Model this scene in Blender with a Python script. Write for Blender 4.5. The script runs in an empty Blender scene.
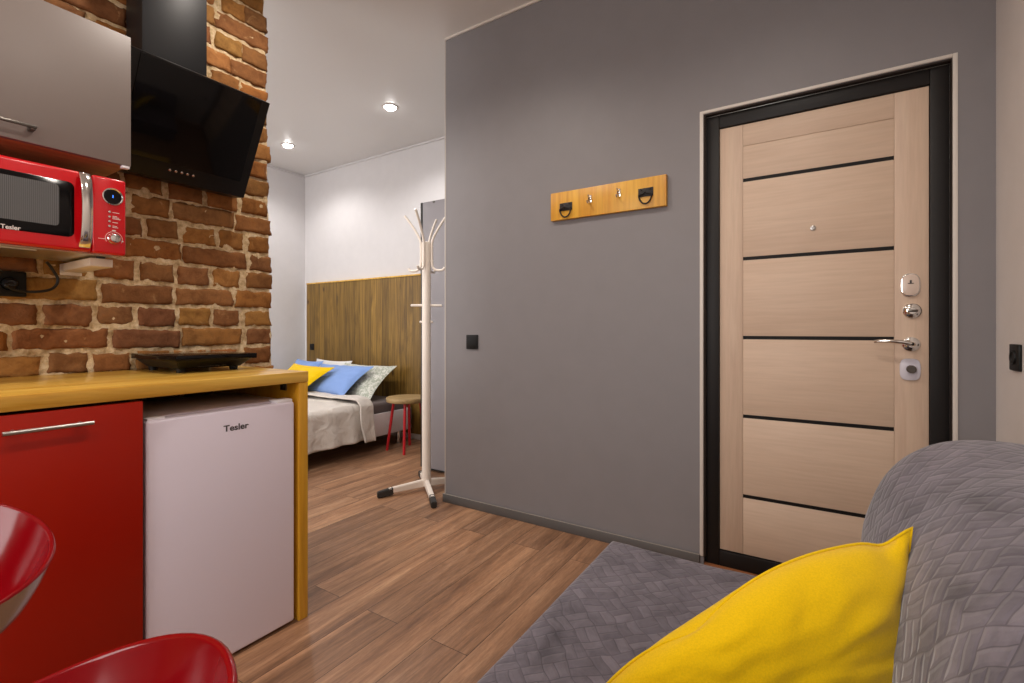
import bpy, bmesh, math, random
from mathutils import Vector, Matrix, noise
random.seed(7)
PI = math.pi
scn = bpy.context.scene
COL = scn.collection

# ------------------------------------------------------------------ materials
def lin(r, g, b):
    def c(v):
        v /= 255.0
        return v / 12.92 if v <= 0.04045 else ((v + 0.055) / 1.055) ** 2.4
    return (c(r), c(g), c(b), 1.0)

def mk(name, col, rough=0.5, metal=0.0, spec=0.5, coat=0.0, sheen=0.0, emit=None, estr=0.0):
    m = bpy.data.materials.new(name); m.use_nodes = True
    b = m.node_tree.nodes['Principled BSDF']
    b.inputs['Base Color'].default_value = col
    b.inputs['Roughness'].default_value = rough
    b.inputs['Metallic'].default_value = metal
    b.inputs['Specular IOR Level'].default_value = spec
    b.inputs['Coat Weight'].default_value = coat
    b.inputs['Coat Roughness'].default_value = 0.06
    b.inputs['Sheen Weight'].default_value = sheen
    if emit:
        b.inputs['Emission Color'].default_value = emit
        b.inputs['Emission Strength'].default_value = estr
    return m

class NT:
    def __init__(s, m):
        s.t = m.node_tree; s.b = s.t.nodes['Principled BSDF']
    def n(s, typ, **kw):
        nd = s.t.nodes.new(typ)
        for k, v in kw.items():
            if k in nd.inputs: nd.inputs[k].default_value = v
            else: setattr(nd, k, v)
        return nd
    def l(s, a, b): s.t.links.new(a, b)
    def coords(s, kind='Object', scale=(1, 1, 1), rot=(0, 0, 0), loc=(0, 0, 0)):
        tc = s.n('ShaderNodeTexCoord'); mp = s.n('ShaderNodeMapping')
        mp.inputs['Scale'].default_value = scale; mp.inputs['Rotation'].default_value = rot
        mp.inputs['Location'].default_value = loc
        s.l(tc.outputs[kind], mp.inputs['Vector']); return mp.outputs['Vector']
    def noise(s, vec, scale=5, detail=4, rough=.55, dist=0.0):
        nd = s.n('ShaderNodeTexNoise'); nd.inputs['Scale'].default_value = scale
        nd.inputs['Detail'].default_value = detail; nd.inputs['Roughness'].default_value = rough
        nd.inputs['Distortion'].default_value = dist
        s.l(vec, nd.inputs['Vector']); return nd.outputs['Fac']
    def ramp(s, fac, stops):
        r = s.n('ShaderNodeValToRGB'); e = r.color_ramp.elements
        while len(e) < len(stops): e.new(0.5)
        for i, (p, c) in enumerate(stops):
            e[i].position = p; e[i].color = c
        s.l(fac, r.inputs['Fac']); return r.outputs['Color']
    def mix(s, a, b, fac=0.5, mode='MIX'):
        m = s.n('ShaderNodeMix', data_type='RGBA', blend_type=mode)
        if isinstance(fac, (int, float)): m.inputs[0].default_value = fac
        else: s.l(fac, m.inputs[0])
        for i, v in ((6, a), (7, b)):
            if isinstance(v, tuple): m.inputs[i].default_value = v
            else: s.l(v, m.inputs[i])
        return m.outputs[2]
    def bump(s, h, strength=.3, dist=.01):
        b = s.n('ShaderNodeBump'); b.inputs['Strength'].default_value = strength
        b.inputs['Distance'].default_value = dist
        s.l(h, b.inputs['Height']); s.l(b.outputs['Normal'], s.b.inputs['Normal']); return b
    def base(s, c): s.l(c, s.b.inputs['Base Color'])

def g(v): return (v, v, v, 1)

def paint(name, col, rough=.6, spec=.35):
    m = mk(name, col, rough, spec=spec); t = NT(m)
    v = t.coords(); f = t.noise(v, 9, 5)
    t.base(t.mix(col, t.ramp(f, [(.3, g(.97)), (.7, g(1.01))]), 1.0, 'MULTIPLY'))
    t.bump(t.noise(v, 160, 3), .04, .002)
    return m

def wood(name, c1, c2, axis='Y', freq=14, rough=.45, knots=False, coat=0.0, grain=.5):
    m = mk(name, c1, rough, coat=coat); t = NT(m)
    sc = {'X': (.06, 1, 1), 'Y': (1, .06, 1), 'Z': (1, 1, .06)}[axis]
    v = t.coords(scale=sc)
    f = t.noise(v, freq, 6, .6, 1.2); f2 = t.noise(v, freq * 5, 3, .5)
    c = t.ramp(f, [(.32, c2), (.62, c1)])
    c = t.mix(c, t.ramp(f2, [(.35, g(.8)), (.6, g(1.0))]), grain, 'MULTIPLY')
    if knots:
        sk = {'X': (.45, 1, 1), 'Y': (1, .45, 1), 'Z': (1, 1, .45)}[axis]
        vo = t.n('ShaderNodeTexVoronoi'); vo.inputs['Scale'].default_value = 4.3
        t.l(t.coords(scale=sk, loc=(.3, .17, .11)), vo.inputs['Vector'])
        k = t.ramp(vo.outputs['Distance'], [(.0, (.16, .05, .015, 1)), (.035, (.4, .18, .05, 1)), (.06, g(1))])
        c = t.mix(c, k, 1.0, 'MULTIPLY')
    t.base(c); t.bump(f2, .12, .002)
    return m

M = {}
M['grey_wall'] = paint('grey_wall_paint', lin(126, 122, 124), .5, .4)
M['white_wall'] = paint('white_wall_paint', lin(214, 211, 212), .7)
M['right_wall'] = paint('light_wall_paint', lin(205, 198, 194), .7)
M['ceiling'] = mk('satin_ceiling', lin(214, 211, 209), .36, spec=.45)
M['white_trim'] = mk('white_trim', lin(206, 198, 190), .4)
M['skirting'] = mk('grey_skirting', lin(88, 85, 84), .5)
M['skirting_line'] = mk('skirting_bead', lin(150, 142, 134), .4)
M['black_metal'] = mk('black_metal', lin(26, 23, 22), .38, spec=.5)
M['black_brown'] = mk('black_brown_frame', lin(22, 18, 17), .5, spec=.3)
M['dark_reveal'] = mk('dark_reveal', lin(44, 36, 32), .7, spec=.2)
M['black_plastic'] = mk('black_plastic', lin(22, 21, 21), .4)
M['black_gloss'] = mk('black_gloss', lin(12, 10, 11), .09, spec=.22)
M['stripe'] = mk('black_stripe', lin(20, 17, 16), .5, spec=.2)
M['hood_black'] = mk('hood_black', lin(18, 15, 14), .35, spec=.3)
M['chimney'] = mk('chimney_graphite', lin(30, 30, 32), .42, metal=.2, spec=.35)
M['chrome'] = mk('chrome', (.78, .76, .73, 1), .1, 1.0)
M['steel'] = mk('brushed_steel', (.42, .40, .38, 1), .3, 1.0)
M['zinc'] = mk('zinc_plate', (.72, .66, .52, 1), .35, 1.0)
M['gunmetal'] = mk('gunmetal', (.16, .145, .13, 1), .3, 1.0)
M['white_plastic'] = mk('white_plastic', lin(236, 232, 236), .35)
M['white_enamel'] = mk('white_enamel', lin(236, 228, 243), .3, spec=.45)
M['coat_white'] = mk('cream_white_paint', lin(232, 222, 212), .35)
M['red_gloss'] = mk('red_gloss', lin(128, 3, 12), .15, spec=.25, coat=.06)
M['red_door'] = mk('red_door', lin(164, 24, 2), .3, spec=.35)
M['red_micro'] = mk('red_enamel', lin(204, 12, 24), .22, coat=.35)
M['red_leg'] = mk('red_leg_paint', lin(190, 26, 36), .35)
M['shell_under'] = mk('shell_underside', (.42, .37, .33, 1), .22, .85)
M['grey_front'] = mk('grey_cabinet_front', lin(130, 119, 114), .42)
M['carcass'] = wood('brown_carcass', lin(196, 154, 104), lin(170, 130, 84), 'Y', 10, .5)
M['dark_gap'] = mk('dark_board', lin(52, 42, 36), .6)
M['counter'] = wood('lacquered_pine', lin(240, 196, 92), lin(208, 150, 46), 'Y', 15, .3, True, .25)
M['counter_leg'] = wood('lacquered_pine_upright', lin(224, 172, 54), lin(200, 140, 30), 'Z', 12, .3, True, .25)
M['board'] = wood('coat_board_pine', lin(222, 168, 58), lin(196, 132, 32), 'Z', 16, .42, False)
M['leaf_h'] = wood('bleached_oak_across', lin(204, 179, 157), lin(198, 172, 150), 'X', 22, .5, grain=.28)
M['leaf_v'] = wood('bleached_oak_upright', lin(202, 177, 155), lin(195, 168, 147), 'Z', 26, .5, grain=.3)
M['sill_wood'] = wood('threshold_wood', lin(150, 94, 58), lin(120, 72, 44), 'X', 10, .5)
M['stool_wood'] = wood('stool_wood', lin(178, 150, 104), lin(140, 112, 72), 'X', 14, .5)
M['iron'] = mk('wrought_iron', lin(30, 26, 25), .5, .4)
M['socket'] = mk('black_socket', lin(15, 14, 14), .5, spec=.3)
M['wardrobe'] = mk('grey_gloss_panel', lin(146, 142, 146), .4, spec=.4)
M['lamp'] = mk('lamp_glow', (1, 1, 1, 1), .4, emit=(1, .97, .93, 1), estr=42)
M['dialblue'] = mk('blue_digit', (.02, .05, .3, 1), .3, emit=(.05, .25, 1, 1), estr=2.2)
M['print_white'] = mk('white_print', lin(235, 225, 222), .5)
M['print_grey'] = mk('grey_print', lin(78, 72, 74), .4, .3)
M['print_faint'] = mk('faint_print', lin(62, 56, 56), .5)
M['pillow_blue'] = None
M['rubber'] = mk('black_rubber', lin(44, 41, 39), .55)
M['added_window_glass'] = mk('added_window_glass', (1, 1, 1, 1), .0)
M['added_window_glass'].node_tree.nodes['Principled BSDF'].inputs['Transmission Weight'].default_value = 1.0
M['mattress'] = mk('dark_sheet', lin(92, 80, 78), .85, spec=.1, sheen=.2)
M['bed_rail'] = mk('white_bed_rail', lin(216, 208, 208), .45)

def cloth(name, col, scale=500, wr=.25, sheen=.15, rough=.85, wscale=7):
    m = mk(name, col, rough, spec=.15, sheen=sheen); t = NT(m)
    v = t.coords()
    a = t.noise(v, wscale, 4, .5, .6); b = t.noise(v, scale, 2)
    t.base(t.mix(col, t.ramp(b, [(.35, g(.9)), (.65, g(1.05))]), .8, 'MULTIPLY'))
    ad = t.n('ShaderNodeMath', operation='MULTIPLY_ADD'); ad.inputs[1].default_value = .06
    t.l(b, ad.inputs[0]); t.l(a, ad.inputs[2])
    t.bump(ad.outputs[0], wr, .03)
    return m
M['pillow_yellow'] = cloth('yellow_cotton', lin(226, 186, 0), 420, .09)
M['pillow_blue'] = cloth('blue_cotton', lin(128, 158, 214), 420, .2)
M['pillow_white'] = cloth('white_cotton', lin(228, 226, 226), 420, .2)
M['duvet'] = cloth('linen_duvet', lin(214, 206, 198), 380, .8, wscale=9)
mf = cloth('floral_cotton', lin(198, 200, 188), 420, .2); t = NT(mf)
vv = t.coords(); vo = t.n('ShaderNodeTexVoronoi'); vo.inputs['Scale'].default_value = 34; t.l(vv, vo.inputs['Vector'])
t.base(t.mix(lin(212, 212, 202), t.ramp(t.noise(vv, 42, 5, .7), [(.44, lin(150, 158, 140)), (.56, lin(216, 216, 208))]), .8))
M['pillow_floral'] = mf

# brick + mortar (per-brick tint is carried by a colour attribute)
m = mk('old_brick', lin(150, 84, 44), .85, spec=.2); t = NT(m); at = t.n('ShaderNodeAttribute', attribute_name='tint')
vv = t.coords(); n1 = t.noise(vv, 22, 6, .65, .4); n2 = t.noise(vv, 120, 4, .7)
c = t.mix(at.outputs['Color'], t.ramp(n1, [(.3, (.62, .55, .5, 1)), (.55, g(1)), (.75, (1.18, 1.12, 1.0, 1))]), 1.0, 'MULTIPLY')
c = t.mix(c, lin(196, 158, 110), t.ramp(t.noise(vv, 13, 6, .7, 1.0), [(.62, g(0)), (.74, g(.6))]))
t.base(c); t.bump(n2, .5, .006); M['brick'] = m
m = mk('lime_mortar', lin(198, 172, 132), .95, spec=.1); t = NT(m); vv = t.coords()
t.base(t.ramp(t.noise(vv, 40, 6, .7), [(.32, lin(166, 138, 100)), (.5, lin(212, 186, 146)), (.72, lin(236, 218, 188))]))
t.bump(t.noise(vv, 90, 5, .7), .7, .01); M['mortar'] = m

# laminate floor, planks along Y
m = mk('laminate_planks', lin(150, 106, 74), .42, spec=.4); t = NT(m)
tc = t.n('ShaderNodeTexCoord'); sx = t.n('ShaderNodeSeparateXYZ'); cb = t.n('ShaderNodeCombineXYZ')
t.l(tc.outputs['Object'], sx.inputs[0]); t.l(sx.outputs['Y'], cb.inputs['X']); t.l(sx.outputs['X'], cb.inputs['Y'])
br = t.n('ShaderNodeTexBrick', offset=.37, squash=1.0)
for k, v in (('Scale', 1.0), ('Mortar Size', .0012), ('Mortar Smooth', .1), ('Brick Width', 1.28), ('Row Height', .165), ('Bias', 0.0)):
    br.inputs[k].default_value = v
br.inputs['Color1'].default_value = g(0); br.inputs['Color2'].default_value = g(1); br.inputs['Mortar'].default_value = g(.5)
t.l(cb.outputs[0], br.inputs['Vector'])
off = t.n('ShaderNodeVectorMath', operation='MULTIPLY_ADD'); off.inputs[1].default_value = (9, 5, 7)
t.l(br.outputs['Color'], off.inputs[0])
mp = t.n('ShaderNodeMapping'); mp.inputs['Scale'].default_value = (.10, 1.0, 1.0)
t.l(cb.outputs[0], mp.inputs['Vector']); t.l(mp.outputs[0], off.inputs[2])
f1 = t.noise(off.outputs[0], 10, 8, .68, .9); f2 = t.noise(off.outputs[0], 85, 4, .6)
c = t.ramp(f1, [(.28, lin(102, 72, 55)), (.44, lin(147, 110, 83)), (.58, lin(171, 132, 102)), (.74, lin(204, 166, 132))])
c = t.mix(c, t.ramp(f2, [(.34, g(.72)), (.6, g(1.02))]), .75, 'MULTIPLY')
c = t.mix(c, t.ramp(br.outputs['Color'], [(0, (.86, .84, .84, 1)), (1, (1.1, 1.06, 1.0, 1))]), 1.0, 'MULTIPLY')
mq = t.n('ShaderNodeMapping'); mq.inputs['Scale'].default_value = (.28, 1.0, 1.0); t.l(off.outputs[0], mq.inputs['Vector'])
f3 = t.noise(mq.outputs[0], 5.5, 6, .7, .5)
c = t.mix(c, t.ramp(f3, [(.36, (.70, .68, .68, 1)), (.5, g(1)), (.66, (1.22, 1.2, 1.18, 1))]), .9, 'MULTIPLY')
f4 = t.noise(off.outputs[0], 240, 3, .7)
c = t.mix(c, t.ramp(f4, [(.4, g(.82)), (.6, g(1.06))]), .7, 'MULTIPLY')
c = t.mix(c, lin(60, 38, 26), br.outputs['Fac'])
t.base(c); t.bump(f2, .08, .002); M['floor'] = m

# tongue-and-groove headboard, narrow olive-brown boards along Z
m = mk('stained_pine_boards', lin(130, 96, 34), .5); t = NT(m); tc = t.n('ShaderNodeTexCoord'); sx = t.n('ShaderNodeSeparateXYZ')
t.l(tc.outputs['Object'], sx.inputs[0])
dv = t.n('ShaderNodeMath', operation='DIVIDE'); dv.inputs[1].default_value = .088; t.l(sx.outputs['X'], dv.inputs[0])
fl = t.n('ShaderNodeMath', operation='FLOOR'); t.l(dv.outputs[0], fl.inputs[0])
wn = t.n('ShaderNodeTexWhiteNoise', noise_dimensions='1D'); t.l(fl.outputs[0], wn.inputs['W'])
fr = t.n('ShaderNodeMath', operation='FRACT'); t.l(dv.outputs[0], fr.inputs[0])
v2 = t.coords(scale=(1, 1, .07)); ad = t.n('ShaderNodeVectorMath', operation='MULTIPLY_ADD'); ad.inputs[1].default_value = (3, 7, 11)
t.l(wn.outputs['Color'], ad.inputs[0]); t.l(v2, ad.inputs[2])
f1 = t.noise(ad.outputs[0], 24, 6, .6, 1.5)
c = t.ramp(f1, [(.3, lin(88, 64, 24)), (.5, lin(130, 98, 38)), (.7, lin(152, 118, 52))])
c = t.mix(c, t.ramp(wn.outputs['Value'], [(0, g(.72)), (1, g(1.1))]), 1.0, 'MULTIPLY')
vo = t.n('ShaderNodeTexVoronoi'); vo.inputs['Scale'].default_value = 4.2; t.l(t.coords(scale=(1, 1, .55)), vo.inputs['Vector'])
c = t.mix(c, t.ramp(vo.outputs['Distance'], [(.03, (.22, .14, .08, 1)), (.1, g(1))]), 1.0, 'MULTIPLY')
c = t.mix(c, (.012, .008, .003, 1), t.ramp(fr.outputs[0], [(0, g(.85)), (.05, g(0)), (.95, g(0)), (1, g(.85))]))
t.base(c); M['boards'] = m

# quilted grey velvet: brick cells turned 45 degrees
m = mk('quilted_velvet', lin(140, 132, 138), .72, spec=.15, sheen=.3); t = NT(m)
m.node_tree.nodes['Principled BSDF'].inputs['Sheen Roughness'].default_value = .4
tc = t.n('ShaderNodeTexCoord'); mp = t.n('ShaderNodeMapping'); mp.inputs['Rotation'].default_value = (0, 0, PI / 4)
wv = t.n('ShaderNodeTexNoise'); wv.inputs['Scale'].default_value = 9; t.l(tc.outputs['UV'], wv.inputs['Vector'])
am = t.n('ShaderNodeVectorMath', operation='MULTIPLY_ADD'); am.inputs[1].default_value = (.04, .04, 0)
t.l(wv.outputs['Color'], am.inputs[0]); t.l(tc.outputs['UV'], am.inputs[2]); t.l(am.outputs[0], mp.inputs['Vector'])
CELL = .049
sw_ = t.n('ShaderNodeSeparateXYZ'); cw_ = t.n('ShaderNodeCombineXYZ'); t.l(mp.outputs[0], sw_.inputs[0])
t.l(sw_.outputs['Y'], cw_.inputs['X']); t.l(sw_.outputs['X'], cw_.inputs['Y'])
ck = t.n('ShaderNodeTexChecker'); ck.inputs['Scale'].default_value = 1 / CELL; ck.inputs['Color1'].default_value = g(0); ck.inputs['Color2'].default_value = g(1)
zo = t.n('ShaderNodeVectorMath', operation='ADD'); zo.inputs[1].default_value = (0, 0, .02); t.l(mp.outputs[0], zo.inputs[0]); t.l(zo.outputs[0], ck.inputs['Vector'])
def bricknode(c1, c2, mo, smooth, ms):
    out = []
    for vec in (mp.outputs[0], cw_.outputs[0]):
        b = t.n('ShaderNodeTexBrick', offset=0.0)
        for k, v in (('Scale', 1.0), ('Mortar Size', ms), ('Mortar Smooth', smooth), ('Brick Width', CELL), ('Row Height', CELL / 2), ('Bias', 0.0)):
            b.inputs[k].default_value = v
        b.inputs['Color1'].default_value = c1; b.inputs['Color2'].default_value = c2; b.inputs['Mortar'].default_value = mo
        t.l(vec, b.inputs['Vector']); out.append(b.outputs['Color'])
    return t.mix(out[0], out[1], ck.outputs['Fac'])
b1 = bricknode(lin(97, 92, 101), lin(114, 108, 117), lin(86, 81, 89), .3, .0012)
b2 = bricknode(g(1), g(1), g(0), 1.0, .007)
nb = t.noise(tc.outputs['UV'], 7, 3, .5, .6)
nb2 = t.noise(tc.outputs['UV'], 26, 4, .6, .8)
b1 = t.mix(b1, t.ramp(nb2, [(.34, g(.80)), (.5, g(1)), (.68, g(1.16))]), .85, 'MULTIPLY')
cc = t.mix(b1, t.ramp(nb, [(.32, g(.62)), (.40, g(.86)), (.52, g(1.0)), (.72, g(1.14))]), 1.0, 'MULTIPLY')
t.base(cc)
hh = t.n('ShaderNodeMath', operation='MULTIPLY_ADD'); hh.inputs[1].default_value = .35
t.l(t.noise(tc.outputs['UV'], 45, 3, .55, .8), hh.inputs[0]); t.l(b2, hh.inputs[2])
t.bump(hh.outputs[0], .26, .005); M['quilt'] = m

# ------------------------------------------------------------------ mesh helpers
class MB:
    def __init__(s): s.bm = bmesh.new()
    def _in(s, o, mat=None):
        me = bpy.data.meshes.new('tmp'); o.to_mesh(me); o.free()
        if mat is not None: me.transform(mat)
        s.bm.from_mesh(me); bpy.data.meshes.remove(me); return s
    def box(s, x0, x1, y0, y1, z0, z1, bev=0.0, seg=2, mat=None):
        o = bmesh.new(); bmesh.ops.create_cube(o, size=1)
        for v in o.verts:
            v.co = Vector(((x0 + x1) / 2 + v.co.x * (x1 - x0), (y0 + y1) / 2 + v.co.y * (y1 - y0), (z0 + z1) / 2 + v.co.z * (z1 - z0)))
        if bev: bmesh.ops.bevel(o, geom=o.edges[:], offset=bev, segments=seg, affect='EDGES', profile=.5)
        return s._in(o, mat)
    def prism(s, pts, axis, a0, a1, bev=0.0, seg=2, mat=None):
        """polygon pts (2D) extruded along axis from a0 to a1. X:(y,z) Y:(x,z) Z:(x,y)"""
        o = bmesh.new()
        f = {'X': lambda p, a: (a, p[0], p[1]), 'Y': lambda p, a: (p[0], a, p[1]), 'Z': lambda p, a: (p[0], p[1], a)}[axis]
        A = [o.verts.new(f(p, a0)) for p in pts]; B = [o.verts.new(f(p, a1)) for p in pts]
        o.faces.new(A); o.faces.new(B[::-1]); n = len(pts)
        for i in range(n): o.faces.new((A[i], B[i], B[(i + 1) % n], A[(i + 1) % n]))
        bmesh.ops.recalc_face_normals(o, faces=o.faces[:])
        if bev: bmesh.ops.bevel(o, geom=o.edges[:], offset=bev, segments=seg, affect='EDGES', profile=.5)
        return s._in(o, mat)
    def tube(s, pts, r, n=12, cap=True, closed=False):
        pts = [Vector(p) for p in pts]; k = len(pts)
        rr = r if isinstance(r, (list, tuple)) else [r] * k
        o = bmesh.new(); rings = []
        up = None
        for i, p in enumerate(pts):
            if closed: d = (pts[(i + 1) % k] - pts[i - 1])
            else: d = (pts[min(i + 1, k - 1)] - pts[max(i - 1, 0)])
            d.normalize()
            if up is None:
                up = Vector((0, 0, 1)) if abs(d.z) < .9 else Vector((1, 0, 0))
            a = d.cross(up)
            if a.length < 1e-5: a = d.cross(Vector((0, 1, 0)))
            a.normalize(); b = a.cross(d); b.normalize(); up = b
            rings.append([o.verts.new(p + (a * math.cos(2 * PI * j / n) + b * math.sin(2 * PI * j / n)) * rr[i]) for j in range(n)])
        for i in range(k if closed else k - 1):
            A, B = rings[i], rings[(i + 1) % k]
            for j in range(n): o.faces.new((A[j], A[(j + 1) % n], B[(j + 1) % n], B[j]))
        if cap and not closed:
            o.faces.new(rings[0]); o.faces.new(rings[-1])
        bmesh.ops.recalc_face_normals(o, faces=o.faces[:])
        return s._in(o)
    def lathe(s, prof, n=32, mat=None):
        """prof: (r, z) list, around Z"""
        o = bmesh.new(); rings = []
        for r, z in prof:
            if r < 1e-6: rings.append([o.verts.new((0, 0, z))])
            else: rings.append([o.verts.new((r * math.cos(2 * PI * j / n), r * math.sin(2 * PI * j / n), z)) for j in range(n)])
        for A, B in zip(rings, rings[1:]):
            for j in range(n):
                a, b = A[j % len(A)], A[(j + 1) % len(A)]; c, d = B[(j + 1) % len(B)], B[j % len(B)]
                if len(A) == 1 and len(B) == 1: continue
                if len(A) == 1: o.faces.new((a, c, d))
                elif len(B) == 1: o.faces.new((a, b, c))
                else: o.faces.new((a, b, c, d))
        bmesh.ops.recalc_face_normals(o, faces=o.faces[:])
        return s._in(o, mat)
    def grid(s, fn, nu, nv, closed_u=False, uv=None):
        o = bmesh.new(); V = [[o.verts.new(fn(i, j)) for j in range(nv)] for i in range(nu)]
        lay = o.loops.layers.uv.new('UVMap') if uv else None
        for i in range(nu if closed_u else nu - 1):
            for j in range(nv - 1):
                ii = (i + 1) % nu
                f = o.faces.new((V[i][j], V[ii][j], V[ii][j + 1], V[i][j + 1]))
                if uv:
                    for lp, (a, b) in zip(f.loops, ((i, j), (i + 1, j), (i + 1, j + 1), (i, j + 1))): lp[lay].uv = uv(a, b)
        return s._in(o)
    def build(s, name, mat, parent=None, angle=40, weld=False):
        if weld: bmesh.ops.remove_doubles(s.bm, verts=s.bm.verts[:], dist=1e-5)
        bmesh.ops.recalc_face_normals(s.bm, faces=s.bm.faces[:])
        me = bpy.data.meshes.new(name); s.bm.to_mesh(me); s.bm.free()
        return link(name, me, mat, parent, angle)

def rootloc(o):
    v = Vector((0, 0, 0))
    while o is not None:
        v = v + o.location; o = o.parent
    return v

def link(name, me, mat, parent=None, angle=40):
    me.materials.append(M[mat] if isinstance(mat, str) else mat)
    for p in me.polygons: p.use_smooth = True
    me.set_sharp_from_angle(angle=math.radians(angle))
    o = bpy.data.objects.new(name, me); COL.objects.link(o)
    if parent is not None:
        me.transform(Matrix.Translation(-rootloc(parent))); o.parent = parent
    return o

def tag(o, label, cat, group=None):
    o['label'] = label; o['category'] = cat
    if group: o['group'] = group
    return o

def thing(name, label, cat, loc=(0, 0, 0), group=None):
    o = bpy.data.objects.new(name, None); o.empty_display_size = .1; COL.objects.link(o); o.location = loc
    return tag(o, label, cat, group)

def struct(o, label=None, cat=None):
    o['kind'] = 'structure'
    if label: o['label'] = label; o['category'] = cat
    return o

def dup(root):
    r = root.copy(); COL.objects.link(r)
    for ch in list(root.children):
        c = ch.copy(); COL.objects.link(c); c.parent = r
        for gch in list(ch.children):
            d = gch.copy(); COL.objects.link(d); d.parent = c
    return r

def text_mesh(s, size, bold=0.0):
    cu = bpy.data.curves.new('txt', 'FONT'); cu.body = s; cu.size = size; cu.extrude = .0004; cu.offset = bold
    cu.align_x = 'LEFT'; cu.align_y = 'BOTTOM_BASELINE'
    ob = bpy.data.objects.new('txt', cu); COL.objects.link(ob)
    bpy.context.view_layer.update()
    me = bpy.data.meshes.new_from_object(ob.evaluated_get(bpy.context.evaluated_depsgraph_get()))
    bpy.data.objects.remove(ob); bpy.data.curves.remove(cu)
    return me

def lettering(name, s, width, height, origin, ux, uz, mat, parent, bold=.0):
    """text whose bounding box is width x height, lower left at origin, along ux, up uz"""
    me = text_mesh(s, .1, bold)
    xs = [v.co.x for v in me.vertices]; ys = [v.co.y for v in me.vertices]
    sx = width / (max(xs) - min(xs)); sy = height / (max(ys) - min(ys))
    ux = Vector(ux); uz = Vector(uz); n = ux.cross(uz); o = Vector(origin); x0 = min(xs); y0 = min(ys)
    for v in me.vertices:
        v.co = o + ux * ((v.co.x - x0) * sx) + uz * ((v.co.y - y0) * sy) + n * v.co.z
    return link(name, me, mat, parent, 30)

def X_axis_mat(loc):      # lathe axis Z -> +X
    return Matrix.Translation(loc) @ Matrix.Rotation(PI / 2, 4, 'Y')
def Yneg_mat(loc):        # lathe axis Z -> -Y
    return Matrix.Translation(loc) @ Matrix.Rotation(PI / 2, 4, 'X')

# ------------------------------------------------------------------ setting
H = 2.97
GY = 2.36       # grey wall face
BX = -2.295     # brick wall face
RX = .548       # right wall face
FY = 3.55       # far bedroom wall
LX = -5.225     # bedroom left wall
o = MB().box(-5.4, .75, -2.75, 3.75, -.12, 0).build('floor', 'floor'); struct(o)
o = MB().box(-5.4, .75, -2.75, 3.75, H, H + .12).build('ceiling', 'ceiling'); struct(o)
ob = MB(); DW = .436; DH = 2.105
ob.box(-2.0, -DW, GY, GY + .12, 0, H); ob.box(DW, RX, GY, GY + .12, 0, H); ob.box(-DW, DW, GY, GY + .12, DH, H)
struct(ob.build('wall_front', 'grey_wall'))
struct(MB().box(RX, RX + .12, -2.6, GY + .12, 0, H).build('wall_right', 'right_wall'))
struct(MB().box(LX - .12, LX, -1.1, FY, 0, H).build('wall_far_left', 'white_wall'))
struct(MB().box(LX - .12, -.9, FY, FY + .12, 0, H).build('wall_far', 'white_wall'))
struct(MB().box(-1.02, -.9, GY + .12, FY, 0, H).build('wall_bedroom_right', 'white_wall'))
struct(MB().box(LX, -4.7, -1.1, -.98, 0, H).box(-3.2, BX - .22, -1.1, -.98, 0, H).box(-4.7, -3.2, -1.1, -.98, 0, .85).box(-4.7, -3.2, -1.1, -.98, 2.45, H).build('wall_bedroom_rear', 'white_wall'))
w = bpy.data.objects.new('added_window_2', None); COL.objects.link(w); w.location = (-3.95, -1.04, .85); struct(w)  # unseen bedroom window, added to go with the fill lamp
wf = MB()
for a in ((-4.7, -4.64), (-3.98, -3.92), (-3.26, -3.2)): wf.box(a[0], a[1], -1.08, -1.02, .85, 2.45, .004)
wf.box(-4.7, -3.2, -1.08, -1.02, .85, .91, .004); wf.box(-4.7, -3.2, -1.08, -1.02, 2.39, 2.45, .004)
wf.build('window_frame', 'white_plastic', w)
MB().box(-4.66, -3.24, -1.054, -1.048, .89, 2.41).build('pane', 'added_window_glass', w)
# rear wall of the living part, behind the camera, with a window added for fill
rb = MB()
rb.box(BX - .2, -1.98, -2.62, -2.5, 0, H); rb.box(-.6, RX + .12, -2.62, -2.5, 0, H)
rb.box(-1.98, -.6, -2.62, -2.5, 0, .85); rb.box(-1.98, -.6, -2.62, -2.5, 2.45, H)
struct(rb.build('wall_rear', 'right_wall'))
w = bpy.data.objects.new('added_window_1', None); COL.objects.link(w); w.location = (-1.29, -2.56, .85); struct(w)
wf = MB()
for a in ((-1.98, -1.92), (-1.32, -1.26), (-.66, -.6)): wf.box(a[0], a[1], -2.6, -2.54, .85, 2.45, .004)
wf.box(-1.98, -.6, -2.6, -2.54, .85, .91, .004); wf.box(-1.98, -.6, -2.6, -2.54, 2.39, 2.45, .004)
wf.build('window_frame', 'white_plastic', w)
MB().box(-1.94, -.64, -2.574, -2.568, .89, 2.41).build('pane', 'added_window_glass', w)

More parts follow.
